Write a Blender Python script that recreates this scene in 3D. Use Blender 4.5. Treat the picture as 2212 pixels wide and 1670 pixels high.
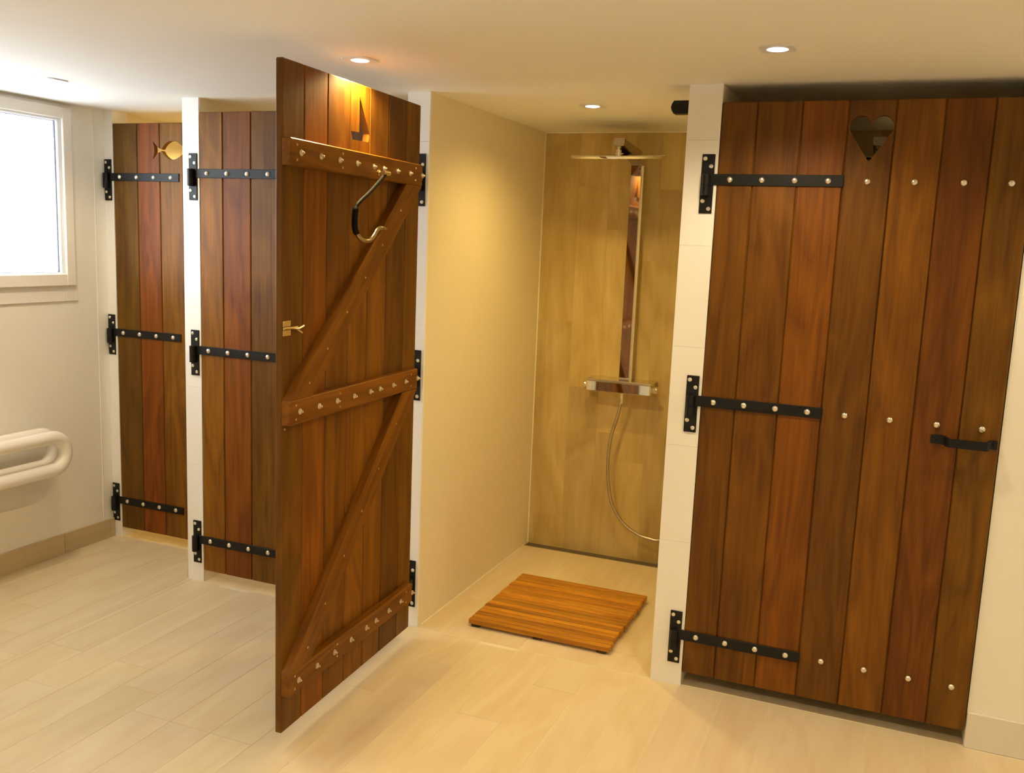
import bpy, bmesh, math, random
from mathutils import Vector, Matrix
random.seed(7)
for o in list(bpy.data.objects):
    bpy.data.objects.remove(o)
S = bpy.context.scene
COL = S.collection
R = math.radians

# ---------------------------------------------------------------- camera
def set_camera():
    cx, cy, cz = 2.7634, -3.2080, 1.5732
    yaw, pitch, roll, f = 0.38459, 0.15394, 0.04069, 2003.4
    def ray(xn, yn):
        cr, sr = math.cos(roll), math.sin(roll)
        x = xn*cr + yn*sr; yv = -xn*sr + yn*cr
        cp, sp = math.cos(pitch), math.sin(pitch)
        b = cp - yv*sp; h = -sp - yv*cp
        c, s = math.cos(yaw), math.sin(yaw)
        return Vector((x*c - b*s, x*s + b*c, h))
    fw = ray(0, 0); X = ray(1, 0) - fw; Y = fw - ray(0, 1)
    cd = bpy.data.cameras.new('camera'); cam = bpy.data.objects.new('camera', cd); COL.objects.link(cam)
    cd.sensor_fit = 'HORIZONTAL'; cd.sensor_width = 36.0; cd.lens = 36.0*f/2212.0
    cd.clip_start = 0.05
    m = Matrix((X, Y, -fw)).transposed().to_4x4(); m.translation = (cx, cy, cz)
    cam.matrix_world = m
    S.camera = cam
set_camera()

# ---------------------------------------------------------------- world, exposure
SKY = 11.5
w = bpy.data.worlds.new('overcast_sky'); S.world = w; w.use_nodes = True
bg = w.node_tree.nodes['Background']
bg.inputs[0].default_value = (0.80, 0.90, 1.0, 1); bg.inputs[1].default_value = SKY
S.view_settings.view_transform = 'Standard'; S.view_settings.look = 'None'
S.view_settings.gamma = 1.0; S.view_settings.use_curve_mapping = False
S.view_settings.exposure = 0.0
S.cycles.max_bounces = 8; S.cycles.diffuse_bounces = 5; S.cycles.glossy_bounces = 4; S.cycles.transmission_bounces = 4; S.cycles.transparent_max_bounces = 6
# lamp settings (watts, colour), used by the downlight builder
ROOM_W, ROOM_C = 32.0, (1.0, 0.79, 0.49)
WARM_W, WARM_C = 52.0, (1.0, 0.74, 0.32)
SHOWER_W, SHOWER_C = 40.0, (1.0, 0.70, 0.22)

# main dimensions (metres)
H = 2.12                     # ceiling
XL, XR = -0.832, 4.40        # left and right wall
YB, YR = 1.241, -4.20        # tiled wall at the back of the cabins, wall behind the camera
Y1 = 0.295                   # front plane of the set-back cabin

# ---------------------------------------------------------------- materials
def new_mat(name):
    m = bpy.data.materials.new(name); m.use_nodes = True
    return m, m.node_tree, m.node_tree.nodes['Principled BSDF']
def plain(name, col, rough=0.5, metal=0.0, spec=0.5, noise=0.0, bump=0.0, nscale=8.0):
    m, nt, b = new_mat(name)
    b.inputs['Roughness'].default_value = rough; b.inputs['Metallic'].default_value = metal
    b.inputs['Specular IOR Level'].default_value = spec
    b.inputs['Base Color'].default_value = (*col, 1)
    tc = nt.nodes.new('ShaderNodeTexCoord')
    nz = nt.nodes.new('ShaderNodeTexNoise'); nz.inputs['Scale'].default_value = nscale; nz.inputs['Detail'].default_value = 1
    nt.links.new(tc.outputs['Object'], nz.inputs['Vector'])
    if noise:
        mx = nt.nodes.new('ShaderNodeMix'); mx.data_type = 'RGBA'
        mx.inputs[6].default_value = (*[c*(1-noise) for c in col], 1); mx.inputs[7].default_value = (*[min(1, c*(1+noise)) for c in col], 1)
        nt.links.new(nz.outputs['Fac'], mx.inputs[0]); nt.links.new(mx.outputs[2], b.inputs['Base Color'])
    if bump:
        bp = nt.nodes.new('ShaderNodeBump'); bp.inputs['Strength'].default_value = bump; bp.inputs['Distance'].default_value = 0.002
        nt.links.new(nz.outputs['Fac'], bp.inputs['Height']); nt.links.new(bp.outputs[0], b.inputs['Normal'])
    return m
def grained(name, dark, light, axis, rough, stretch=22.0, along=1.3, contrast=1.0, bump=0.15, fleck=0.0, lo=0.30, hi=0.72, spec=0.5):
    """Wood or wood-look stone: streaks along one object axis, shifted per object, tinted by the object's own colour."""
    m, nt, b = new_mat(name); N = nt.nodes.new; L = nt.links.new
    tc = N('ShaderNodeTexCoord'); oi = N('ShaderNodeObjectInfo')
    mul = N('ShaderNodeVectorMath'); mul.operation = 'SCALE'; mul.inputs[0].default_value = (37.0, 53.0, 71.0)
    L(oi.outputs['Random'], mul.inputs['Scale'])
    add = N('ShaderNodeVectorMath'); add.operation = 'ADD'
    L(tc.outputs['Object'], add.inputs[0]); L(mul.outputs[0], add.inputs[1])
    mp = N('ShaderNodeMapping')
    sc = [stretch]*3; sc['xyz'.index(axis)] = along
    mp.inputs['Scale'].default_value = sc
    L(add.outputs[0], mp.inputs['Vector'])
    n1 = N('ShaderNodeTexNoise'); n1.inputs['Scale'].default_value = 1.0; n1.inputs['Detail'].default_value = 4
    n1.inputs['Roughness'].default_value = 0.6; n1.inputs['Distortion'].default_value = 1.2
    L(mp.outputs[0], n1.inputs['Vector'])
    n2 = N('ShaderNodeTexNoise'); n2.inputs['Scale'].default_value = 6.0; n2.inputs['Detail'].default_value = 3
    L(mp.outputs[0], n2.inputs['Vector'])
    mp2 = N('ShaderNodeMapping'); s2 = [stretch*0.22]*3; s2['xyz'.index(axis)] = along*0.8
    mp2.inputs['Scale'].default_value = s2; L(add.outputs[0], mp2.inputs['Vector'])
    n3 = N('ShaderNodeTexNoise'); n3.inputs['Scale'].default_value = 1.0; n3.inputs['Detail'].default_value = 2; n3.inputs['Distortion'].default_value = 0.8
    L(mp2.outputs[0], n3.inputs['Vector'])
    # growth rings: sharp bands read from the broad noise
    ms = N('ShaderNodeMath'); ms.operation = 'MULTIPLY'; ms.inputs[1].default_value = 9.0; L(n3.outputs['Fac'], ms.inputs[0])
    fr = N('ShaderNodeMath'); fr.operation = 'PINGPONG'; fr.inputs[1].default_value = 1.0; L(ms.outputs[0], fr.inputs[0])
    a1 = N('ShaderNodeMath'); a1.operation = 'MULTIPLY'; a1.inputs[1].default_value = 0.26*contrast; L(fr.outputs[0], a1.inputs[0])
    a2 = N('ShaderNodeMath'); a2.operation = 'MULTIPLY_ADD'; a2.inputs[1].default_value = 0.62; L(n1.outputs['Fac'], a2.inputs[0]); L(a1.outputs[0], a2.inputs[2])
    a3 = N('ShaderNodeMath'); a3.operation = 'MULTIPLY_ADD'; a3.inputs[1].default_value = 0.20; L(n2.outputs['Fac'], a3.inputs[0]); L(a2.outputs[0], a3.inputs[2])
    rp = N('ShaderNodeValToRGB')
    rp.color_ramp.elements[0].position = lo; rp.color_ramp.elements[0].color = (*dark, 1)
    rp.color_ramp.elements[1].position = hi; rp.color_ramp.elements[1].color = (*light, 1)
    L(a3.outputs[0], rp.inputs[0])
    mx = N('ShaderNodeMix'); mx.data_type = 'RGBA'; mx.blend_type = 'MULTIPLY'; mx.inputs[0].default_value = 1.0
    L(rp.outputs[0], mx.inputs[6]); L(oi.outputs['Color'], mx.inputs[7])
    L(mx.outputs[2], b.inputs['Base Color'])
    b.inputs['Roughness'].default_value = rough
    b.inputs['Specular IOR Level'].default_value = spec
    if not bump: return m
    bp = N('ShaderNodeBump'); bp.inputs['Strength'].default_value = bump; bp.inputs['Distance'].default_value = 0.001
    L(a3.outputs[0], bp.inputs['Height']); L(bp.outputs[0], b.inputs['Normal'])
    return m
WOOD_D, WOOD_L = (0.086, 0.029, 0.0022), (0.190, 0.075, 0.0055)
M = {}
M['wood_z'] = grained('stained_hardwood_upright', WOOD_D, WOOD_L, 'z', 0.48, stretch=34, along=1.6, bump=0.12, contrast=0.8, spec=0.25)
M['wood_x'] = grained('stained_hardwood_level', WOOD_D, WOOD_L, 'x', 0.48, stretch=34, along=1.6, bump=0.12, contrast=0.8, spec=0.25)
M['teak'] = grained('oiled_teak', (0.34, 0.135, 0.006), (0.70, 0.32, 0.018), 'x', 0.5, stretch=40, bump=0.0, contrast=0.5, spec=0.3)
TILE_D, TILE_L = (0.70, 0.565, 0.36), (0.775, 0.66, 0.46)
M['floor_tile'] = grained('wood_look_floor_tile', TILE_D, TILE_L, 'y', 0.42, stretch=14, along=1.1, bump=0.0, contrast=0.9, lo=0.25, hi=0.65)
M['base_tile'] = grained('wood_look_skirting_tile', (0.56, 0.44, 0.27), (0.68, 0.56, 0.38), 'y', 0.45, stretch=14, along=1.5, bump=0.0, contrast=0.7)
M['tile_grout'] = plain('ochre_tile_grout', (0.58, 0.44, 0.17), 0.7, noise=0.04, nscale=40)
M['wall_tile'] = grained('wood_look_wall_tile', (0.52, 0.365, 0.115), (0.74, 0.59, 0.27), 'z', 0.5, stretch=10, along=1.4, bump=0.0, contrast=0.8)
M['grout'] = plain('pale_grout', (0.80, 0.72, 0.55), 0.8, noise=0.05, nscale=60)
M['wall'] = plain('warm_white_wall', (0.88, 0.86, 0.79), 0.55, noise=0.015, nscale=20)
M['sealant'] = plain('white_sealant', (0.90, 0.86, 0.74), 0.5, noise=0.01)
M['cabin'] = plain('cream_cabin_wall', (0.82, 0.74, 0.53), 0.55, noise=0.02, nscale=20)
M['ceiling'] = plain('white_ceiling_paint', (0.90, 0.89, 0.86), 0.8, noise=0.01, nscale=12)
M['pillar'] = plain('white_pillar_tile', (0.90, 0.89, 0.87), 0.4, noise=0.01, nscale=10)
M['pale_base'] = plain('pale_skirting_tile', (0.76, 0.72, 0.66), 0.4, noise=0.02, nscale=10)
M['frame'] = plain('painted_window_wood', (0.84, 0.81, 0.76), 0.4, noise=0.01, nscale=20)
M['pvc'] = plain('white_gloss_sash', (0.85, 0.87, 0.90), 0.3, noise=0.01)
M['gasket'] = plain('dark_window_gasket', (0.10, 0.09, 0.12), 0.6, noise=0.05)
M['black'] = plain('black_powder_coat', (0.006, 0.0065, 0.008), 0.42, spec=0.3, noise=0.1, nscale=90)
M['iron'] = plain('matt_black_iron', (0.006, 0.006, 0.006), 0.6, spec=0.15, noise=0.1, nscale=60)
M['steel'] = plain('brushed_steel_bolt', (0.80, 0.76, 0.68), 0.28, 1.0, noise=0.04, nscale=80)
M['chrome'] = plain('polished_chrome', (0.88, 0.87, 0.84), 0.04, 1.0, noise=0.01, nscale=3)
M['satin'] = plain('satin_chrome', (0.78, 0.74, 0.66), 0.22, 1.0, noise=0.02, nscale=30)
M['dull'] = plain('dull_satin_chrome', (0.52, 0.46, 0.35), 0.32, 1.0, noise=0.03, nscale=30)
M['brass'] = plain('aged_brass', (0.62, 0.48, 0.25), 0.3, 1.0, noise=0.08, nscale=60)
M['nickel'] = plain('aged_nickel', (0.40, 0.33, 0.22), 0.25, 1.0, noise=0.06, nscale=40)
M['drain'] = plain('dull_drain_steel', (0.16, 0.13, 0.08), 0.5, 0.3, noise=0.08, nscale=40)
M['rail'] = plain('white_glossy_enamel', (0.86, 0.83, 0.78), 0.18, noise=0.01)
M['rubber'] = plain('dark_rubber_foot', (0.05, 0.03, 0.02), 0.7, noise=0.1)
M['outer'] = plain('pale_render_outside', (0.80, 0.82, 0.86), 0.8, noise=0.03)
M['paving'] = plain('pale_paving_outside', (0.78, 0.78, 0.76), 0.8, noise=0.05)
def glow(name, col, strength):
    m, nt, b = new_mat(name)
    b.inputs['Base Color'].default_value = (0.8, 0.8, 0.8, 1); b.inputs['Emission Color'].default_value = (*col, 1)
    b.inputs['Emission Strength'].default_value = strength
    return m
M['lens'] = glow('lit_lamp_lens', (1.0, 0.93, 0.97), 6.0)
def glass(name):
    m, nt, b = new_mat(name)
    tr = nt.nodes.new('ShaderNodeBsdfTransparent'); gl = nt.nodes.new('ShaderNodeBsdfGlossy'); gl.inputs['Roughness'].default_value = 0.02
    mx = nt.nodes.new('ShaderNodeMixShader'); mx.inputs[0].default_value = 0.06
    nt.links.new(tr.outputs[0], mx.inputs[1]); nt.links.new(gl.outputs[0], mx.inputs[2])
    nt.links.new(mx.outputs[0], nt.nodes['Material Output'].inputs[0])
    return m
M['glass'] = glass('clear_window_glass')

# ---------------------------------------------------------------- mesh helpers
def box(bm, x0, x1, y0, y1, z0, z1, bevel=0.0, seg=1):
    v = [bm.verts.new(p) for p in ((x0,y0,z0),(x1,y0,z0),(x1,y1,z0),(x0,y1,z0),(x0,y0,z1),(x1,y0,z1),(x1,y1,z1),(x0,y1,z1))]
    fs = [bm.faces.new([v[i] for i in q]) for q in ((0,3,2,1),(4,5,6,7),(0,1,5,4),(1,2,6,5),(2,3,7,6),(3,0,4,7))]
    if bevel:
        es = list({e for f in fs for e in f.edges})
        bmesh.ops.bevel(bm, geom=es, offset=bevel, segments=seg, affect='EDGES', profile=0.5)
def prism(bm, pts, z0, z1, axis='y'):
    """Polygon pts (a,b) swept between z0 and z1 along an axis."""
    def P(a, b, c):
        return {'y': (a, c, b), 'z': (a, b, c), 'x': (c, a, b)}[axis]
    lo = [bm.verts.new(P(a, b, z0)) for a, b in pts]; hi = [bm.verts.new(P(a, b, z1)) for a, b in pts]
    bm.faces.new(lo); bm.faces.new(list(reversed(hi)))
    n = len(pts)
    for i in range(n):
        bm.faces.new((lo[(i+1) % n], lo[i], hi[i], hi[(i+1) % n]))
    bmesh.ops.recalc_face_normals(bm, faces=bm.faces[:])
def lathe(bm, prof, axis='z', seg=20, centre=(0, 0, 0)):
    """Profile (radius, height) turned about an axis; ends are closed."""
    C = Vector(centre); rings = []
    def P(r, h, a):
        c, s = r*math.cos(a), r*math.sin(a)
        return C + Vector({'z': (c, s, h), 'y': (c, h, s), 'x': (h, c, s)}[axis])
    for r, h in prof:
        rings.append([bm.verts.new(P(max(r, 1e-5), h, 2*math.pi*k/seg)) for k in range(seg)])
    fs = []
    for a, b in zip(rings, rings[1:]):
        for k in range(seg):
            fs.append(bm.faces.new((a[k], a[(k+1) % seg], b[(k+1) % seg], b[k])))
    fs.append(bm.faces.new(rings[0])); fs.append(bm.faces.new(rings[-1]))
    bmesh.ops.recalc_face_normals(bm, faces=fs)
def catmull(pts, n=8, closed=False):
    pts = [Vector(p) for p in pts]; out = []
    m = len(pts); rng = range(m if closed else m-1)
    for i in rng:
        p0 = pts[(i-1) % m] if closed or i else pts[0]; p1 = pts[i]; p2 = pts[(i+1) % m]
        p3 = pts[(i+2) % m] if closed or i+2 < m else pts[-1]
        for k in range(n):
            t = k/n
            out.append(0.5*((2*p1) + (p2-p0)*t + (2*p0-5*p1+4*p2-p3)*t*t + (3*p1-p0-3*p2+p3)*t**3))
    if not closed: out.append(pts[-1])
    return out
def tube(bm, pts, rad, seg=12):
    pts = [Vector(p) for p in pts]; n = len(pts)
    rads = rad if isinstance(rad, (list, tuple)) else [rad]*n
    T = [(pts[min(i+1, n-1)] - pts[max(i-1, 0)]).normalized() for i in range(n)]
    up = Vector((0, 0, 1)) if abs(T[0].z) < 0.9 else Vector((1, 0, 0))
    N = (up - T[0]*up.dot(T[0])).normalized(); rings = []
    for i in range(n):
        N = (N - T[i]*N.dot(T[i])).normalized(); B = T[i].cross(N)
        rings.append([bm.verts.new(pts[i] + (N*math.cos(2*math.pi*k/seg) + B*math.sin(2*math.pi*k/seg))*rads[i]) for k in range(seg)])
    fs = []
    for a, b in zip(rings, rings[1:]):
        for k in range(seg):
            fs.append(bm.faces.new((a[k], a[(k+1) % seg], b[(k+1) % seg], b[k])))
    fs.append(bm.faces.new(rings[0])); fs.append(bm.faces.new(rings[-1]))
    bmesh.ops.recalc_face_normals(bm, faces=fs)
def mesh_of(name, build, smooth=False):
    bm = bmesh.new(); build(bm)
    me = bpy.data.meshes.new(name); bm.to_mesh(me); bm.free()
    if smooth:
        for p in me.polygons: p.use_smooth = True
        me.set_sharp_from_angle(angle=R(40))
    return me
def put(name, me, mat, parent=None, mx=None, color=None):
    o = bpy.data.objects.new(name, me); COL.objects.link(o)
    if not me.materials: me.materials.append(mat)
    if parent is not None: o.parent = parent
    if mx is not None: o.matrix_local = mx
    if color: o.color = (*color, 1)
    return o
def make(name, build, mat, parent=None, mx=None, smooth=False, color=None):
    return put(name, mesh_of(name, build, smooth), mat, parent, mx, color)
def tag(o, label=None, cat=None, group=None, kind=None):
    if label: o['label'] = label
    if cat: o['category'] = cat
    if group: o['group'] = group
    if kind: o['kind'] = kind
    return o
def empty(name, loc=(0, 0, 0), rz=0.0):
    o = bpy.data.objects.new(name, None); COL.objects.link(o)
    o.location = loc; o.rotation_euler = (0, 0, rz); o.empty_display_size = 0.05
    return o
def copy_tree(o, parent=None):
    c = o.copy(); COL.objects.link(c); c.parent = parent
    for ch in o.children: copy_tree(ch, c)
    return c
def bx(*a, **k): return lambda bm: box(bm, *a, **k)
def T(x, y, z): return Matrix.Translation((x, y, z))
def cut(me, cutter_build):
    """Boolean difference of a mesh with a throw-away cutter; returns the cut mesh."""
    a = bpy.data.objects.new('tmp_a', me); COL.objects.link(a)
    c = bpy.data.objects.new('tmp_c', mesh_of('tmp_c', cutter_build)); COL.objects.link(c)
    md = a.modifiers.new('b', 'BOOLEAN'); md.operation = 'DIFFERENCE'; md.solver = 'EXACT'; md.object = c
    dg = bpy.context.evaluated_depsgraph_get(); dg.update()
    out = bpy.data.meshes.new_from_object(a.evaluated_get(dg))
    bpy.data.objects.remove(a); bpy.data.objects.remove(c)
    return out

# ================================================================ the setting
# ---- floor: slab with single wood-look tiles
floor = make('floor', lambda bm: (box(bm, XL-0.2, XR+0.1, -2.40, YB+0.1, -0.12, -0.0008), box(bm, XL-0.2, XR+0.1, YR-0.1, -2.40, -0.12, 0.0)), M['grout'])
tag(floor, 'pale beige floor of long wood-look porcelain tiles', 'floor', kind='structure')
rt = random.Random(3)
tile_cache = {}
def tile_tint(r, amt=0.05):
    v = 1 - r.random()*amt*2; return (min(1, v), min(1, v*(1-r.random()*0.02)), min(1, v*(1-r.random()*0.07)))
def lay(x0, x1, y0, y1, width=0.16, origin=0.735, length=1.0):
    g = 0.0007
    k = math.floor((x0-origin)/width)
    while origin + k*width < x1 - 1e-6:
        a, b = max(x0, origin+k*width), min(x1, origin+(k+1)*width)
        k += 1
        if b-a < 0.012: continue
        y = y0 - rt.choice([0.15, 0.37, 0.62, 0.85, 0.5])*length
        while y < y1 - 1e-6:
            c, d = max(y, y0), min(y+length, y1); y += length
            if d-c < 0.02: continue
            key = (round(b-a, 4), round(d-c, 4))
            if key not in tile_cache:
                wx, wy = (b-a)/2-g, (d-c)/2-g
                tile_cache[key] = mesh_of('tile', bx(-wx, wx, -wy, wy, -0.007, 0.0))
            put('tile', tile_cache[key], M['floor_tile'], floor, T((a+b)/2, (c+d)/2, 0), tile_tint(rt, 0.025))
lay(XL+0.001, -0.092, -2.40, Y1)
lay(-0.092, XR-0.001, -2.40, -0.002)
lay(XL+0.001, -0.092, Y1+0.004, YB-0.001)
lay(0.001, 0.99, 0.002, YB-0.001)
lay(1.090, 2.066, 0.002, 1.185)
lay(2.183, 3.114, 0.002, YB-0.001)
# ---- ceiling
ceiling = make('ceiling', bx(XL-0.2, XR+0.1, YR-0.1, YB+0.1, H, H+0.10), M['ceiling'])
tag(ceiling, 'smooth white ceiling over room and cabins', 'ceiling', kind='structure')
# ---- left wall with window opening
WY0, WY1, WZ0, WZ1 = -1.75, 0.098, 1.318, 2.075
def wl(bm):
    box(bm, XL-0.075, XL, YR, YB, 0, WZ0); box(bm, XL-0.075, XL, YR, YB, WZ1, H)
    box(bm, XL-0.075, XL, WY1, YB, WZ0, WZ1); box(bm, XL-0.075, XL, YR, WY0, WZ0, WZ1)
wall_left = make('wall_left', wl, M['wall'])
tag(wall_left, 'warm white wall with the bright window and skirting tiles', 'wall', kind='structure')
make('sealant_bead', lambda bm: tube(bm, [(XL, 0.230, 0.10), (XL, 0.230, H)], 0.0025, 6), M['wall'], wall_left)
# ---- window
win = empty('window_1', (XL, WY1, WZ0)); tag(win, 'white framed window with bright daylight at the left edge', 'window', kind='structure')
def wrel(b): # build in world coordinates, parented to the window empty
    return T(-XL, -WY1, -WZ0)
def casing(bm):
    t = 0.009
    box(bm, XL, XL+t, 0.036, 0.106, 1.216, 2.112, 0.002); box(bm, XL, XL+t, -1.82, 0.0355, 1.216, 1.326, 0.002)
    box(bm, XL, XL+t, -1.82, 0.0355, 2.062, 2.112, 0.002)
make('casing', casing, M['frame'], win, wrel(0))
def wframe(bm):
    a, b = XL+0.009, XL+0.026
    box(bm, a, b, 0.032, 0.083, 1.290, 2.100, 0.003); box(bm, a, b, -1.80, 0.0315, 1.290, 1.345, 0.003); box(bm, a, b, -1.80, 0.0315, 2.048, 2.100, 0.003)
make('frame', wframe, M['frame'], win, wrel(0))
def sash(bm):
    a, b = XL-0.016, XL+0.012
    box(bm, a, b, 0.012, 0.034, 1.327, 2.060, 0.004); box(bm, a, b, -1.74, 0.0115, 1.327, 1.352, 0.004); box(bm, a, b, -1.74, 0.0115, 2.036, 2.060, 0.004)
    box(bm, a, b, -0.92, -0.86, 1.3525, 2.0355, 0.004); box(bm, a, b, -1.75, -1.741, 1.327, 2.060)
make('sash', sash, M['pvc'], win, wrel(0))
def gask(bm):
    a, b = XL-0.010, XL-0.001
    box(bm, a, b, 0.0088, 0.0118, 1.3525, 2.0355); box(bm, a, b, -1.74, 0.0087, 1.3522, 1.3540); box(bm, a, b, -1.74, 0.0087, 2.0340, 2.0358)
make('gasket', gask, M['gasket'], win, wrel(0))
for y0, y1 in ((-0.8595, 0.0086), (-1.7405, -0.9205)):
    make('pane', bx(XL-0.008, XL-0.004, y0, y1, 1.3542, 2.0338), M['glass'], win, wrel(0))
# portal: guides sampling of the sky through the window opening, gives no light of its own
pl = bpy.data.lights.new('window_portal', 'AREA'); pl.shape = 'RECTANGLE'; pl.size = 0.74; pl.size_y = 1.80
po = bpy.data.objects.new('window_portal', pl); COL.objects.link(po)
po.location = (XL-0.07, (WY0+WY1)/2, (WZ0+WZ1)/2); po.rotation_euler = (0, R(-90), 0)
pl.cycles.is_portal = True
# ---- outside the window
og = make('terrace_paving', bx(-14, XL-0.08, -12, 10, 0.55, 0.60), M['paving']); tag(og, 'pale paving outside beyond the window', 'paving', kind='structure')
ev = make('roof_eave', bx(-1.90, XL-0.078, -5, 0.80, 2.075, 2.20), M['outer']); tag(ev, 'pale grey eave seen through the top of the window', 'eave', kind='structure')
# ---- other walls
def tiles_on_wall(parent, cols, joints, y, mat, z0=0.0, z1=H):
    r = random.Random(11); g = 0.0008
    for (a, b), js in zip(zip(cols, cols[1:]), joints):
        zs = [z0] + js + [z1]
        for c, d in zip(zs, zs[1:]):
            if d-c < 0.02: continue
            wx, wz = (b-a)/2-g, (d-c)/2-g
            put('tile', mesh_of('tile', bx(-wx, wx, 0, 0.009, -wz, wz)), mat, parent, T((a+b)/2, YB-0.0008, (c+d)/2), tile_tint(r, 0.15))
wall_rear = make('wall_rear', bx(XL-0.2, XR+0.1, YB, YB+0.1, 0, H), M['tile_grout'])
tag(wall_rear, 'wall at the back of the cabins clad in upright beige wood-look tiles', 'wall', kind='structure')
cols3 = [1.090, 1.276, 1.433, 1.563, 1.686, 1.815, 1.95, 2.066]
j3 = [[0.173, 1.19], [0.863, 1.86], [0.643, 1.655], [0.505, 1.51], [0.85, 1.852], [0.30, 1.30], [0.65, 1.65]]
for k, (a, b) in enumerate((((1.0885, YB-0.0015, H-0.0015), (2.0665, YB-0.0015, H-0.0015)), ((1.0895, YB-0.0015, 0.003), (1.0895, YB-0.0015, H)), ((1.0895, 0.03, 0.001), (1.0895, YB-0.06, 0.001)))):
    make('sealant_bead', lambda bm: tube(bm, [a, b], 0.0032, 6), M['sealant'], wall_rear)
tiles_on_wall(wall_rear, cols3, j3, YB-0.0005, M['wall_tile'], 0.0, H-0.004)
cols4 = [2.183, 2.34, 2.50, 2.65, 2.80, 2.95, 3.113]
tiles_on_wall(wall_rear, cols4, [[0.4, 1.4], [0.8, 1.8], [0.2, 1.2], [0.6, 1.6], [0.9, 1.9], [0.35, 1.35]], YB-0.0005, M['wall_tile'], 0.0, H-0.004)
def divider(n, x0, x1, yf, label, cream=True):
    o = make('wall_divider_%d' % n, bx(x0, x1, yf+0.010, YB-0.0012, 0, H), M['cabin'])
    tag(o, label, 'wall', kind='structure')
    zs = [0.0, 0.19, 0.54, 0.89, 1.24, 1.588, 1.938, H]
    for a, b in zip(zs, zs[1:]):
        make('tile', bx(x0, x1, yf, yf+0.0098, a+0.00025, b-0.00025), M['pillar'], o)
    return o
d1 = divider(1, -0.090, -0.003, 0.0, 'narrow white divider wall between the fish door and the three-plank door')
make('skirting_tile', bx(-0.100, -0.0905, 0.004, Y1, 0.0, 0.092, 0.001), M['base_tile'], d1)
divider(2, 0.992, 1.088, 0.0, 'divider wall left of the open shower with the open door hinged on its edge')
divider(3, 2.067, 2.179, -0.010, 'white divider wall between open shower and heart door')
o = make('wall_jamb', bx(XL+0.0005, -0.777, Y1, Y1+0.10, 0, H), M['pillar']); tag(o, 'narrow white jamb left of the fish door in the corner', 'wall', kind='structure')
o = make('wall_front', bx(3.115, XR, 0.0, 0.10, 0, H), M['wall']); tag(o, 'plain cream wall right of the heart door', 'wall', kind='structure')
make('cabin_side', bx(3.115, 3.215, 0.1005, YB-0.0012, 0, H), M['cabin'], o)
o = make('wall_right', bx(XR, XR+0.1, YR, YB, 0, H), M['wall']); tag(o, 'plain white wall on the right, out of view', 'wall', kind='structure')
o = make('wall_behind', bx(XL-0.2, XR+0.1, YR-0.1, YR, 0, H), M['wall']); tag(o, 'plain white wall behind the viewer', 'wall', kind='structure')
# ---- skirting
bl = empty('baseboard_left', (XL, 0, 0)); tag(bl, 'beige tile skirting along the foot of the window wall', 'baseboard', kind='structure')
ys = [Y1-0.001, 0.262, -0.022, -0.40, -0.85, -1.85, -2.85, YR]
rb = random.Random(5)
for a, b in zip(ys, ys[1:]):
    make('skirting_tile', bx(0.0005, 0.011, b+0.0008, a-0.0008, 0, 0.098, 0.0012), M['base_tile'], bl, color=tile_tint(rb, 0.06))
br = empty('baseboard_front', (3.116, 0, 0)); tag(br, 'pale tile skirting at the foot of the wall right of the heart door', 'baseboard', kind='structure')
for i in range(3):
    make('skirting_tile', bx(i*0.42, i*0.42+0.419, -0.0115, -0.0005, 0, 0.121, 0.0015), M['pale_base'], br)

# ================================================================ doors
def bolt_mesh(r=0.011):
    return mesh_of('bolt', lambda bm: lathe(bm, [(r, 0), (r*0.98, -0.0015), (r*0.82, -0.0042), (r*0.5, -0.0060), (0, -0.0067)], 'y', 12), True)
BOLT = bolt_mesh(0.0105); BOLT.name = 'bolt'
SCREW = mesh_of('screw', lambda bm: lathe(bm, [(0.0072, 0), (0.0072, -0.0012), (0.0055, -0.0028), (0.0026, -0.0030), (0.0022, -0.0016), (0, -0.0016)], 'y', 12), True)
NUT = mesh_of('nut', lambda bm: (lathe(bm, [(0.0095, 0), (0.0095, 0.0016)], 'y', 12), lathe(bm, [(0.0062, 0.0016), (0.0062, 0.0056), (0.0050, 0.0065)], 'y', 6), lathe(bm, [(0.0034, 0.0065), (0.0034, 0.0105), (0.0022, 0.0118)], 'y', 8)))
DOT = mesh_of('screw_head', lambda bm: lathe(bm, [(0.0042, 0), (0.0040, 0.0008), (0, 0.0010)], 'y', 8))
TH = 0.023                                    # board thickness
PZ = [(1.892, 1.6965), (1.142, 0.9425), (0.282, 0.086)]   # hinge plate top, bottom
SZ = [(1.827, 1.7905), (1.0735, 1.0365), (0.2145, 0.1775)]   # strap top, bottom
def planks(parent, xs, zb, zt, tints, lm, cutter=None, cut_idx=()):
    """Tongue-and-groove boards, each a mesh of its own; local x along the leaf, y from outer to inner face."""
    for i, (a, b) in enumerate(zip(xs, xs[1:])):
        g = 0.0017; c = (a+b)/2; zc = (zb+zt)/2
        x0, x1 = a+(g if i else 0), b-(g if i < len(xs)-2 else 0)
        last = i == len(xs)-2
        me = mesh_of('plank', lambda bm: box(bm, x0-c, x1-c, 0, TH, zb-zc, zt-zc, 0.0028))
        if i in cut_idx:
            me = cut(me, lambda bm: (cutter(bm), bmesh.ops.translate(bm, verts=bm.verts[:], vec=(-c, 0, -zc))))
        if not last:   # tongue behind the groove, kept clear of any cut-out
            bm = bmesh.new(); bm.from_mesh(me)
            spans = [(zb, zt)]
            if len(cut_idx) > 1 and (i in cut_idx or i+1 in cut_idx):
                spans = [(zb, 1.86), (2.035, zt)]
            for s0, s1 in spans: box(bm, x1-c, x1-c+2*g+0.001, 0.008, 0.015, s0-zc+0.002, s1-zc-0.002)
            bm.to_mesh(me); bm.free()
        put('plank', me, M['wood_z'], parent, lm @ T(c, 0, zc), tints[i])
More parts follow.
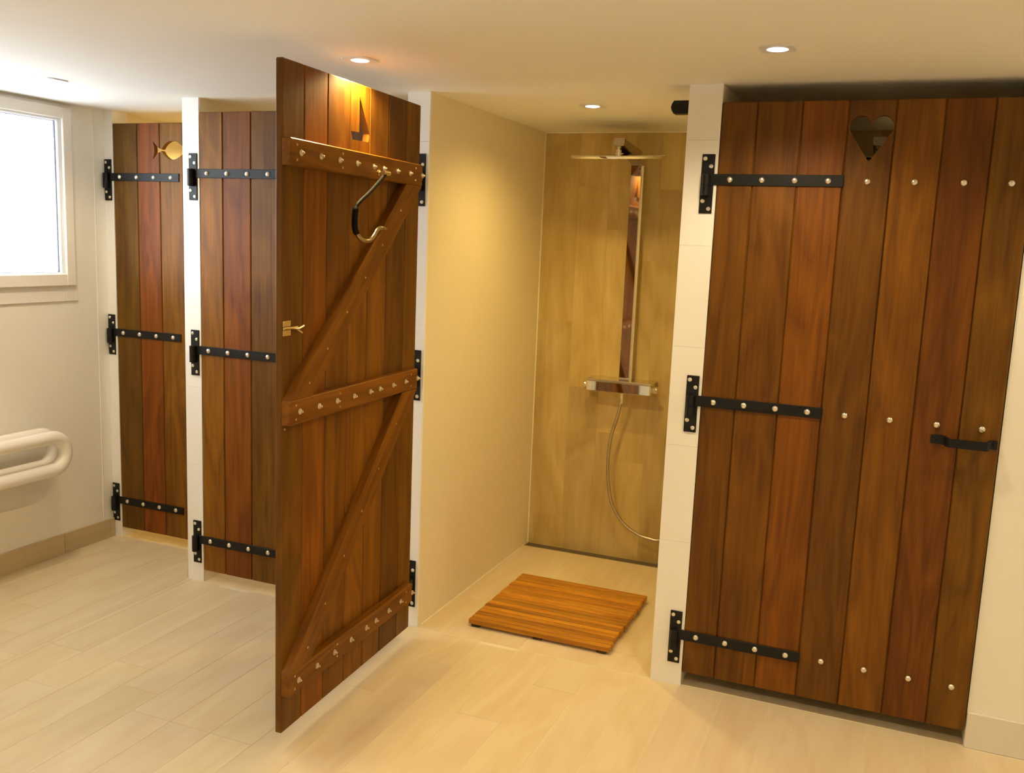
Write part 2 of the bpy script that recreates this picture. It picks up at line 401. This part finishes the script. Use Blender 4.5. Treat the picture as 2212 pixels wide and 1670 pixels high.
def hinges(parent, lm, strap_len=0.4005, gap=0.033, plates=True, pm=None):
    pm = pm or Matrix.Identity(4)
    for (p1, p0), (s1, s0) in zip(PZ, SZ):
        pa, pb = -0.0547, -0.0117; ax = (pa+pb)/2 - 0.002
        zc = (p0+p1)/2
        pl_ = make('hinge_plate', bx(pa, pb, -0.005, -0.0003, p0, p1, 0.001), M['black'], parent, pm)
        h = p1-p0
        for dx, f in ((-0.011, 0.075), (0.010, 0.205), (-0.011, 0.79), (0.010, 0.92)):
            put('screw', SCREW, M['steel'], pl_, T((pa+pb)/2+dx, -0.005, p1-h*f))
        make('hinge_barrel', lambda bm: lathe(bm, [(0.0125, s1-0.072), (0.0135, s1-0.071), (0.0135, s1-0.0375), (0.0125, s1-0.037), (0.0135, s1-0.0365), (0.0135, s1-0.001), (0.0125, s1)], 'z', 18, (ax, -0.0165, 0)), M['black'], parent, pm, True)
        st = make('hinge_strap', lambda bm: box(bm, -gap, strap_len, -0.0058, -0.0004, s0, s1, 0.0008), M['black'], parent, lm)
        for k in range(4):
            put('bolt', BOLT, M['steel'], st, T(0.0415+k*0.1040, -0.0058, (s0+s1)/2))
def flat_bolts(parent, xs, lm):
    for (s1, s0) in SZ:
        for x in xs: put('bolt', BOLT, M['steel'], parent, lm @ T(x, -0.0002, (s0+s1)/2))
W = lambda r, g, b: (r, g, b)
# -- door 4: heart
D4 = (2.181, -0.010, 0)
heart_c, heart_z = 0.469, 1.972
def heart_pts():
    pts = []
    for k in range(0, 13):   # left lobe, from the outer side over the top to the cleft
        a = math.pi - math.pi*k/12*0.90; pts.append((-0.0325 + 0.0328*math.cos(a), 0.004 + 0.036*math.sin(a)))
    pts.append((0, 0.006))
    right = [(-x, y) for x, y in reversed(pts[:-1])]
    return pts + right + [(0.063, -0.008), (0.0, -0.103), (-0.063, -0.008)]
def heart_cut(bm): prism(bm, [(heart_c+x, heart_z+y) for x, y in heart_pts()], -0.05, 0.08, 'y')
door4 = empty('door_4', D4)
tag(door4, 'closed dark brown plank door with heart cut-out and black pull handle', 'door', kind='structure')
I4 = Matrix.Identity(4)
planks(door4, [0, 0.115, 0.257, 0.3973, 0.5375, 0.677, 0.814, 0.930], 0.0534, 2.060,
       [W(.92,.92,.8), W(1.02,1.0,.9), W(1.28,1.10,.8), W(.90,.92,.9), W(1.26,1.24,.9), W(.98,.82,.8), W(1.0,1.1,.9)], I4, heart_cut, (3,))
hinges(door4, I4)
flat_bolts(door4, [0.471, 0.609, 0.748, 0.878], I4)
def pull(bm):
    z0, z1 = 0.996, 1.024
    path = [(0.735, -0.006), (0.762, -0.006), (0.772, -0.012), (0.780, -0.046), (0.786, -0.052), (0.893, -0.052), (0.899, -0.046), (0.905, -0.012), (0.912, -0.006), (0.925, -0.006)]
    inn = [(0.735, -0.0004), (0.766, -0.0004), (0.779, -0.010), (0.786, -0.042), (0.790, -0.045), (0.889, -0.045), (0.893, -0.042), (0.899, -0.010), (0.909, -0.0004), (0.925, -0.0004)]
    n = len(path); vs = []
    for (a, b), (c, d) in zip(path, inn):
        vs.append([bm.verts.new(p) for p in ((a, b, z0), (a, b, z1), (c, d, z1), (c, d, z0))])
    for p, q in zip(vs, vs[1:]):
        for k in range(4): bm.faces.new((p[k], p[(k+1) % 4], q[(k+1) % 4], q[k]))
    bm.faces.new(vs[0]); bm.faces.new(vs[-1]); bmesh.ops.recalc_face_normals(bm, faces=bm.faces[:])
ph = make('pull_handle', pull, M['black'], door4)
ph['label'] = 'black iron pull handle'
for x in (0.745, 0.918): put('screw', mesh_of('screw', lambda bm: lathe(bm, [(0.006, 0), (0.006, -0.002), (0.003, -0.003)], 'y', 10)), M['black'], ph, T(x, -0.006, 1.010))
# -- door 2
door2 = empty('door_2', (0.0, 0.0, 0)); tag(door2, 'closed brown plank door beside the open door, half hidden behind it', 'door', kind='structure')
planks(door2, [0, 0.1195, 0.263, 0.406, 0.549, 0.692, 0.835, 0.985], 0.0534, 2.060,
       [W(1.55,1.60,1.2), W(1.30,1.02,.9), W(1.05,1.15,1.3), W(1,1,1), W(1.05,.95,1), W(.9,.9,1), W(1,1,1)], I4)
hinges(door2, I4); flat_bolts(door2, [0.471, 0.609, 0.748, 0.878], I4)
# -- door 1: fish
def fish_cut(bm):
    cx, cz = -0.432+0.7743, 1.935
    pts = [(-0.098, 0.042), (-0.088, 0.033), (-0.074, 0.019), (-0.060, 0.009), (-0.044, 0.0035)]
    for k in range(1, 16):
        t = k/16; pts.append((-0.044+0.141*t, 0.0035*(1-t)+0.0415*math.sin(math.pi*t**0.88)**0.85))
    pts.append((0.097, 0.0))
    up = pts
    low = [(x, -z) for x, z in reversed(pts[:-1])]
    notch = [(-0.091, -0.022), (-0.0885, 0.0), (-0.091, 0.022)]
    prism(bm, [(cx+x, cz+z) for x, z in up+low+notch], -0.05, 0.08, 'y')
door1 = empty('door_1', (-0.7743, Y1, 0)); tag(door1, 'set-back brown plank door with fish cut-out in the far corner', 'door', kind='structure')
planks(door1, [0, 0.1465, 0.2844, 0.422, 0.560, 0.682], 0.0534, 2.060,
       [W(.88,1.0,1.0), W(1.35,.95,.8), W(1.35,1.40,1.1), W(.95,.95,1), W(.9,.9,.9)], I4, fish_cut, (1, 2, 3))
hinges(door1, I4); flat_bolts(door1, [0.47, 0.60], I4)
# -- door 3: open, seen from its inner side with ledges and braces
hi = Vector((1.1068, -0.1084)); ang = math.atan2(-0.9990, 0.0447)
door3 = empty('door_3', (1.088, 0.0, 0)); tag(door3, 'open plank door showing its ledged and braced inner side with boat cut-out', 'door', kind='structure')
org = hi - TH*Vector((0.9990, 0.0447))
L3 = T(-1.088, 0, 0) @ T(org.x, org.y, 0) @ Matrix.Rotation(ang, 4, 'Z')
ZB3, ZT3 = 0.047, 2.053
def boat_cut(bm):
    pts = [(0.4535, 2.017), (0.4525, 1.903), (0.506, 1.901), (0.496, 1.876), (0.391, 1.879), (0.3865, 1.905)]
    prism(bm, pts, -0.05, 0.08, 'y')
planks(door3, [0, 0.110, 0.249, 0.3835, 0.5100, 0.645, 0.775, 0.886], ZB3, ZT3,
       [W(1.0,1.06,.9), W(.78,.76,.8), W(1.32,1.28,.9), W(1.40,1.36,1), W(1.12,1.06,.8), W(1.42,1.18,.8), W(.98,1.02,.8)], L3, boat_cut, (3,))
hinges(door3, L3, gap=0.082)
LT = 0.030
def ledge(z0, z1, tint):
    return make('ledge', lambda bm: box(bm, -0.427, 0.427, TH, TH+LT, -(z1-z0)/2, (z1-z0)/2, 0.003), M['wood_x'], door3, L3 @ T(0.463, 0, (z0+z1)/2), color=tint)
ledges = [ledge(1.762, 1.838, W(1.35, 1.32, 1)), ledge(1.017, 1.092, W(1.40, 1.30, 1)), ledge(0.172, 0.246, W(1.25, 1.22, 1))]
BX = [0.037, 0.137, 0.235, 0.335, 0.405, 0.514, 0.623, 0.731, 0.838]
for lg in ledges:
    for x in BX: put('nut', NUT, M['steel'], lg, T(x-0.463, TH+LT, 0.0))
    for x in (0.858, 0.605, 0.09):
        for dz in (-0.021, 0.021): put('screw_head', DOT, M['brass'], lg, T(x-0.463, TH+LT-0.0003, dz))
def brace(z0, z1, tint):
    L = Vector((0.122-0.889+0.04, z1-z0)); 
    pts = [(0.889, z0), (0.766, z0), (0.038, z1), (0.162, z1)]
    c = Vector((sum(p[0] for p in pts)/4, sum(p[1] for p in pts)/4))
    d = Vector((pts[2][0]-pts[1][0], pts[2][1]-pts[1][1])); a = math.atan2(d.y, d.x)
    rot = Matrix.Rotation(-a, 4, 'Y')
    inv = rot.inverted()
    loc = [inv @ Vector((x-c.x, 0, z-c.y)) for x, z in pts]
    b = make('brace', lambda bm: prism(bm, [(v.x, v.z) for v in loc], TH+0.0004, TH+LT-0.001, 'y'), M['wood_x'], door3, L3 @ T(c.x, 0, c.y) @ rot, color=tint)
    for f in (0.06, 0.20, 0.36, 0.52, 0.68, 0.86):
        v = loc[1].lerp(loc[2], f)*0.5 + loc[0].lerp(loc[3], f)*0.5
        put('screw_head', DOT, M['brass'], b, T(v.x, TH+LT-0.0013, v.z))
brace(1.0925, 1.7615, W(1.30, 1.22, .9)); brace(0.2465, 1.0165, W(1.25, 1.18, .9))
# latch on the inner face
lt = make('latch', lambda bm: (box(bm, 0.845, 0.884, TH, TH+0.003, 1.279, 1.296, 0.0008), box(bm, 0.845, 0.884, TH, TH+0.003, 1.306, 1.323, 0.0008), box(bm, 0.848, 0.881, TH, TH+0.0015, 1.295, 1.307)), M['brass'], door3, L3)
lt['label'] = 'small brass slide latch'
make('latch_bolt', lambda bm: (lathe(bm, [(0.0042, 0.815), (0.0042, 0.884)], 'x', 12, (0, TH+0.0052, 1.301)), tube(bm, [(0.846, TH+0.006, 1.301), (0.822, TH+0.014, 1.298), (0.803, TH+0.020, 1.306)], 0.0035, 8), tube(bm, [(0.830, TH+0.010, 1.299), (0.808, TH+0.018, 1.285)], 0.0030, 8)), M['brass'], lt, None, True)
for x in (0.852, 0.877):
    for z in (1.284, 1.318): put('screw_head', DOT, M['steel'], lt, T(x, TH+0.0028, z))
put('screw_head', DOT, M['steel'], door3, L3 @ T(0.872, TH-0.0003, 1.003))
# coat hook hanging on the top ledge
hk = empty('hook'); hk.parent = door3; hk.matrix_local = L3
off = TH+LT
make('hook_eye', lambda bm: (lathe(bm, [(0.010, 0), (0.010, 0.004), (0.006, 0.005), (0.006, 0.030)], 'y', 14, (0.375, off, 1.783)), lathe(bm, [(0.0085, 0.366), (0.0085, 0.410)], 'x', 14, (0, off+0.034, 1.781))), M['brass'], hk, None, True)
P1 = catmull([(0.388, off+0.034, 1.780), (0.44, off+0.036, 1.748), (0.50, off+0.036, 1.712), (0.558, off+0.034, 1.680), (0.577, off+0.032, 1.662), (0.582, off+0.031, 1.630), (0.581, off+0.031, 1.600), (0.570, off+0.031, 1.582)], 6)
make('hook_arm', lambda bm: tube(bm, P1, [0.0062 + (0.0035 if p.z < 1.66 else 0) for p in P1], 12), M['iron'], hk, None, True)
P2 = catmull([(0.572, off+0.031, 1.585), (0.552, off+0.031, 1.570), (0.522, off+0.032, 1.560), (0.488, off+0.033, 1.562), (0.462, off+0.034, 1.577), (0.445, off+0.035, 1.594), (0.420, off+0.037, 1.603), (0.388, off+0.040, 1.600)], 6)
n2 = len(P2)
make('hook_tip', lambda bm: tube(bm, P2, [0.0075 if i < n2*0.82 else 0.0075*(1-0.55*(i-n2*0.82)/(n2*0.18)) for i in range(n2)], 12), M['nickel'], hk, None, True)
# door stop at the top of the shower opening
ds = make('door_stop', lambda bm: prism(bm, [(2.0665, 2.030), (2.010, 2.030), (2.003, 2.040), (2.000, 2.0515), (2.003, 2.063), (2.010, 2.073), (2.0665, 2.073)], 0.020, 0.060, 'y'), M['black'])
tag(ds, 'black door stop block on the shower divider under the ceiling', 'door stop')

# ================================================================ lights in the ceiling
def downlight(x, y, watts, col, label, group='recessed ceiling downlights', lit=True, cone=150, blend=0.55):
    r = empty('recessed_downlight', (x, y, H)); tag(r, label, 'downlight', group)
    def plate(bm):
        s = 0.047; z0, z1 = -0.004, -0.0004; n = 24; ri = 0.029
        outer = []; inner = []
        for k in range(n):
            a = 2*math.pi*(k+0.5)/n; c, sn = math.cos(a), math.sin(a); m = max(abs(c), abs(sn))
            outer.append((s*c/m, s*sn/m)); inner.append((ri*c, ri*sn))
        V = lambda p, z: bm.verts.new((p[0], p[1], z))
        ob, ot = [V(p, z0) for p in outer], [V(p, z1) for p in outer]
        ib, it = [V(p, z0) for p in inner], [V(p, z1) for p in inner]
        for k in range(n):
            j = (k+1) % n
            bm.faces.new((ob[k], ob[j], ib[j], ib[k])); bm.faces.new((ot[k], it[k], it[j], ot[j]))
            bm.faces.new((ob[k], ot[k], ot[j], ob[j])); bm.faces.new((ib[k], ib[j], it[j], it[k]))
        bmesh.ops.recalc_face_normals(bm, faces=bm.faces[:])
    make('plate', plate, M['pvc'], r)
    make('lens', lambda bm: lathe(bm, [(0.0285, -0.0006), (0.0285, -0.0032), (0.024, -0.0055), (0.012, -0.0065), (0, -0.0067)], 'z', 24), M['lens'] if lit else M['pvc'], r, None, True)
    ld = bpy.data.lights.new('lamp', 'SPOT'); ld.energy = watts; ld.color = col; ld.spot_size = R(cone); ld.spot_blend = blend; ld.shadow_soft_size = 0.028
    lo = bpy.data.objects.new('lamp', ld); COL.objects.link(lo); lo.parent = r; lo.location = (0, 0, -0.012)
    return r
downlight(-0.307, -0.468, ROOM_W, ROOM_C, 'square downlight in the ceiling near the window')
downlight(1.150, -0.600, WARM_W, WARM_C, 'glowing downlight right above the open door')
downlight(2.411, -0.526, ROOM_W, ROOM_C, 'glowing downlight in front of the heart door')
downlight(1.594, 0.409, SHOWER_W, SHOWER_C, 'glowing downlight in the ceiling of the open shower', cone=156, blend=1.0)
downlight(3.75, -0.526, ROOM_W, ROOM_C, 'downlight near the right wall, out of view')
for x, lab in ((-0.15, 'nearest the window wall'), (1.15, 'second from the window wall'), (2.45, 'third from the window wall'), (3.75, 'nearest the right wall')):
    downlight(x, -2.3, ROOM_W, ROOM_C, 'downlight of the rear ceiling row, '+lab)
downlight(-0.46, 0.80, WARM_W*0.75, (1.0, 0.70, 0.24), 'downlight inside the cabin behind the fish door')
downlight(0.50, 0.55, ROOM_W*1.3, (1.0, 0.84, 0.62), 'downlight inside the cabin behind the half hidden door')

downlight(2.95, 0.96, 2.2, (1.0, 0.62, 0.18), 'dim unseen downlight added to light the floor gap under the heart door')  # added unseen lamp: gives the warm strip of light under the heart door

# ================================================================ shower
def shower(dx, label, lab_d):
    r = empty('shower_column', (1.5775+dx, YB-0.0012, 0)); tag(r, label, 'shower', 'shower columns in the cabins')
    y0 = 0.0     # wall surface; towards the room is negative y
    make('rail', lambda bm: box(bm, -0.0265, 0.0265, -0.060, -0.045, 0.925, 2.02, 0.0025), M['chrome'], r)
    for z in (0.99, 1.93):
        make('rail_bracket', lambda bm: lathe(bm, [(0.012, -0.045), (0.012, -0.0005)], 'y', 14, (0, 0, z)), M['satin'], r, None, True)
    make('riser_pipe', lambda bm: lathe(bm, [(0.0075, 0.92), (0.0075, 1.955)], 'z', 14, (0.033, -0.056, 0)), M['satin'], r, None, True)
    # arm: deep bar from the rail up to the hub
    def arm(bm):
        a, b = -0.347, -0.046
        v = [bm.verts.new(p) for p in ((-0.026, a-0.022, 2.016), (0.022, a-0.022, 2.016), (0.026, b, 1.955), (-0.022, b, 1.955), (-0.026, a-0.022, 2.050), (0.022, a-0.022, 2.050), (0.026, b, 2.022), (-0.022, b, 2.022))]
        fs = [bm.faces.new([v[i] for i in q]) for q in ((0,3,2,1),(4,5,6,7),(0,1,5,4),(1,2,6,5),(2,3,7,6),(3,0,4,7))]
        bmesh.ops.bevel(bm, geom=list({e for f in fs for e in f.edges}), offset=0.003, segments=2, affect='EDGES')
    make('shower_arm', arm, M['dull'], r)
    tilt = T(-0.0055, -0.347, 1.972) @ Matrix.Rotation(R(6.5), 4, 'X')
    hd = make('shower_head', lambda bm: lathe(bm, [(0.19, -0.008), (0.213, -0.008), (0.216, -0.004), (0.216, 0.002), (0.212, 0.006), (0.10, 0.009), (0.02, 0.011)], 'z', 48), M['chrome'], r, tilt, True)
    make('ball_joint', lambda bm: lathe(bm, [(0.021, 0.011), (0.021, 0.014), (0.012, 0.015), (0.012, 0.028), (0.009, 0.030), (0.007, 0.033), (0.011, 0.037), (0.012, 0.041), (0.009, 0.046), (0.009, 0.054)], 'z', 20), M['chrome'], hd, None, True)
    def nozz(bm):
        for ring, n in ((0.05, 8), (0.10, 14), (0.15, 20)):
            for k in range(n):
                a = 2*math.pi*k/n; lathe(bm, [(0.003, -0.011), (0.004, -0.008)], 'z', 6, (ring*math.cos(a), ring*math.sin(a), 0))
    tag(make('nozzles', nozz, M['rubber'], hd), kind='stuff')
    # thermostat shelf
    bd = make('thermostat_body', lambda bm: box(bm, -0.172, 0.152, -0.125, -0.0005, 0.868, 0.922, 0.005), M['chrome'], r)
    make('shelf', lambda bm: box(bm, -0.174, 0.156, -0.127, -0.0005, 0.9222, 0.930, 0.002), M['satin'], bd)
    for s, x in ((-1, -0.172), (1, 0.152)):
        make('knob', lambda bm: lathe(bm, [(0.017, x), (0.019, x+s*0.003), (0.019, x+s*0.022), (0.016, x+s*0.025)], 'x', 20, (0, -0.075, 0.893)), M['satin'], bd, None, True)
    hp = [(0.005, -0.085, 0.862), (-0.004, -0.085, 0.80), (-0.016, -0.083, 0.74), (-0.040, -0.080, 0.65), (-0.052, -0.075, 0.53), (-0.045, -0.072, 0.41), (-0.018, -0.072, 0.298), (0.040, -0.072, 0.212), (0.118, -0.072, 0.164), (0.178, -0.072, 0.150), (0.236, -0.072, 0.152), (0.32, -0.072, 0.20), (0.40, -0.072, 0.34), (0.43, -0.06, 0.55), (0.44, -0.05, 0.85)]
    hs = make('hose', lambda bm: tube(bm, catmull(hp, 8), 0.0082, 12), M['dull'], r, None, True)
    make('hose_nut', lambda bm: lathe(bm, [(0.0105, 0.868), (0.0105, 0.848), (0.0085, 0.835), (0.0078, 0.815)], 'z', 14, (0.003, -0.085, 0)), M['satin'], hs, None, True)
    make('hose_holder', lambda bm: (lathe(bm, [(0.022, -0.0005), (0.022, -0.012), (0.012, -0.016), (0.012, -0.062)], 'y', 18, (0.44, 0, 0.86)), lathe(bm, [(0.013, 0.845), (0.013, 0.885)], 'z', 14, (0.44, -0.052, 0))), M['satin'], r, None, True)
    return r
shower(0.0, 'chrome shower column with round rain head in the open shower', '')
shower(1.078, 'chrome shower head glimpsed through the heart cut-out', '')
dr = empty('floor_drain', (1.12, 1.213, 0)); tag(dr, 'long narrow drain channel along the back wall of the open shower', 'drain')
make('channel', bx(-0.030, 0.944, -0.027, 0.026, -0.0008, 0.0002), M['drain'], dr)
make('cover', bx(-0.012, 0.930, -0.017, 0.015, 0.0003, 0.0014, 0.0003), M['drain'], dr)
make('rim', lambda bm: (box(bm, -0.030, 0.944, -0.0280, -0.0255, -0.0008, 0.0022), box(bm, -0.030, 0.944, 0.0235, 0.0262, -0.0008, 0.0022), box(bm, -0.030, -0.0265, -0.0254, 0.0234, -0.0008, 0.0022)), M['satin'], dr)

# ================================================================ teak mat
mt = empty('slatted_mat', (1.571, 0.410, 0)); tag(mt, 'orange teak slatted bath mat on the floor of the open shower', 'bath mat')
NS = 18; DEP = 0.610; pit = DEP/NS; ZM0, ZM1 = 0.012, 0.034
rm = random.Random(21)
for k in range(NS):
    yc = -DEP/2 + (k+0.5)*pit
    e1, e2 = 0.303+rm.uniform(-0.002, 0.002), 0.303+rm.uniform(-0.006, 0.002)
    hw = pit/2-0.0032
    v = rm.uniform(0.70, 1.20)
    make('slat', bx(-e1, e2, -hw, hw, ZM0, ZM1, 0.003), M['teak'], mt, T(0, yc, 0), color=(v, v*rm.uniform(0.9, 1.05), v))
for x in (-0.272, 0.0, 0.268):
    make('support_bar', bx(x-0.018, x+0.018, -DEP/2+0.008, DEP/2-0.008, 0.0003, ZM0-0.0003, 0.001), M['rubber'], mt)

# ================================================================ grab rails by the window
gr = empty('grab_rail', (XL, -0.95, 0.548)); tag(gr, 'white tubular grab rail of two looped bars below the window', 'grab rail')
def loop(x, ye):
    hz, rad = 0.075, 0.031; L = ye + 0.95; cy = L-hz-rad
    pts = [(x, 0.0, hz), (x, L*0.5, hz), (x, cy-0.01, hz)]
    for k in range(0, 13):
        a = math.pi/2 - math.pi*k/12; pts.append((x, cy+hz*math.cos(a), hz*math.sin(a)))
    pts += [(x, cy-0.01, -hz), (x, L*0.5, -hz), (x, 0.0, -hz)]
    make('bar', lambda bm: tube(bm, pts, rad, 20), M['rail'], gr, None, True)
loop(0.160, -0.103); loop(0.067, -0.085)
make('mount', lambda bm: (box(bm, 0.0005, 0.014, -0.10, 0.04, -0.14, 0.14, 0.004), box(bm, 0.0145, 0.20, -0.07, 0.004, -0.11, 0.11, 0.006)), M['rail'], gr)
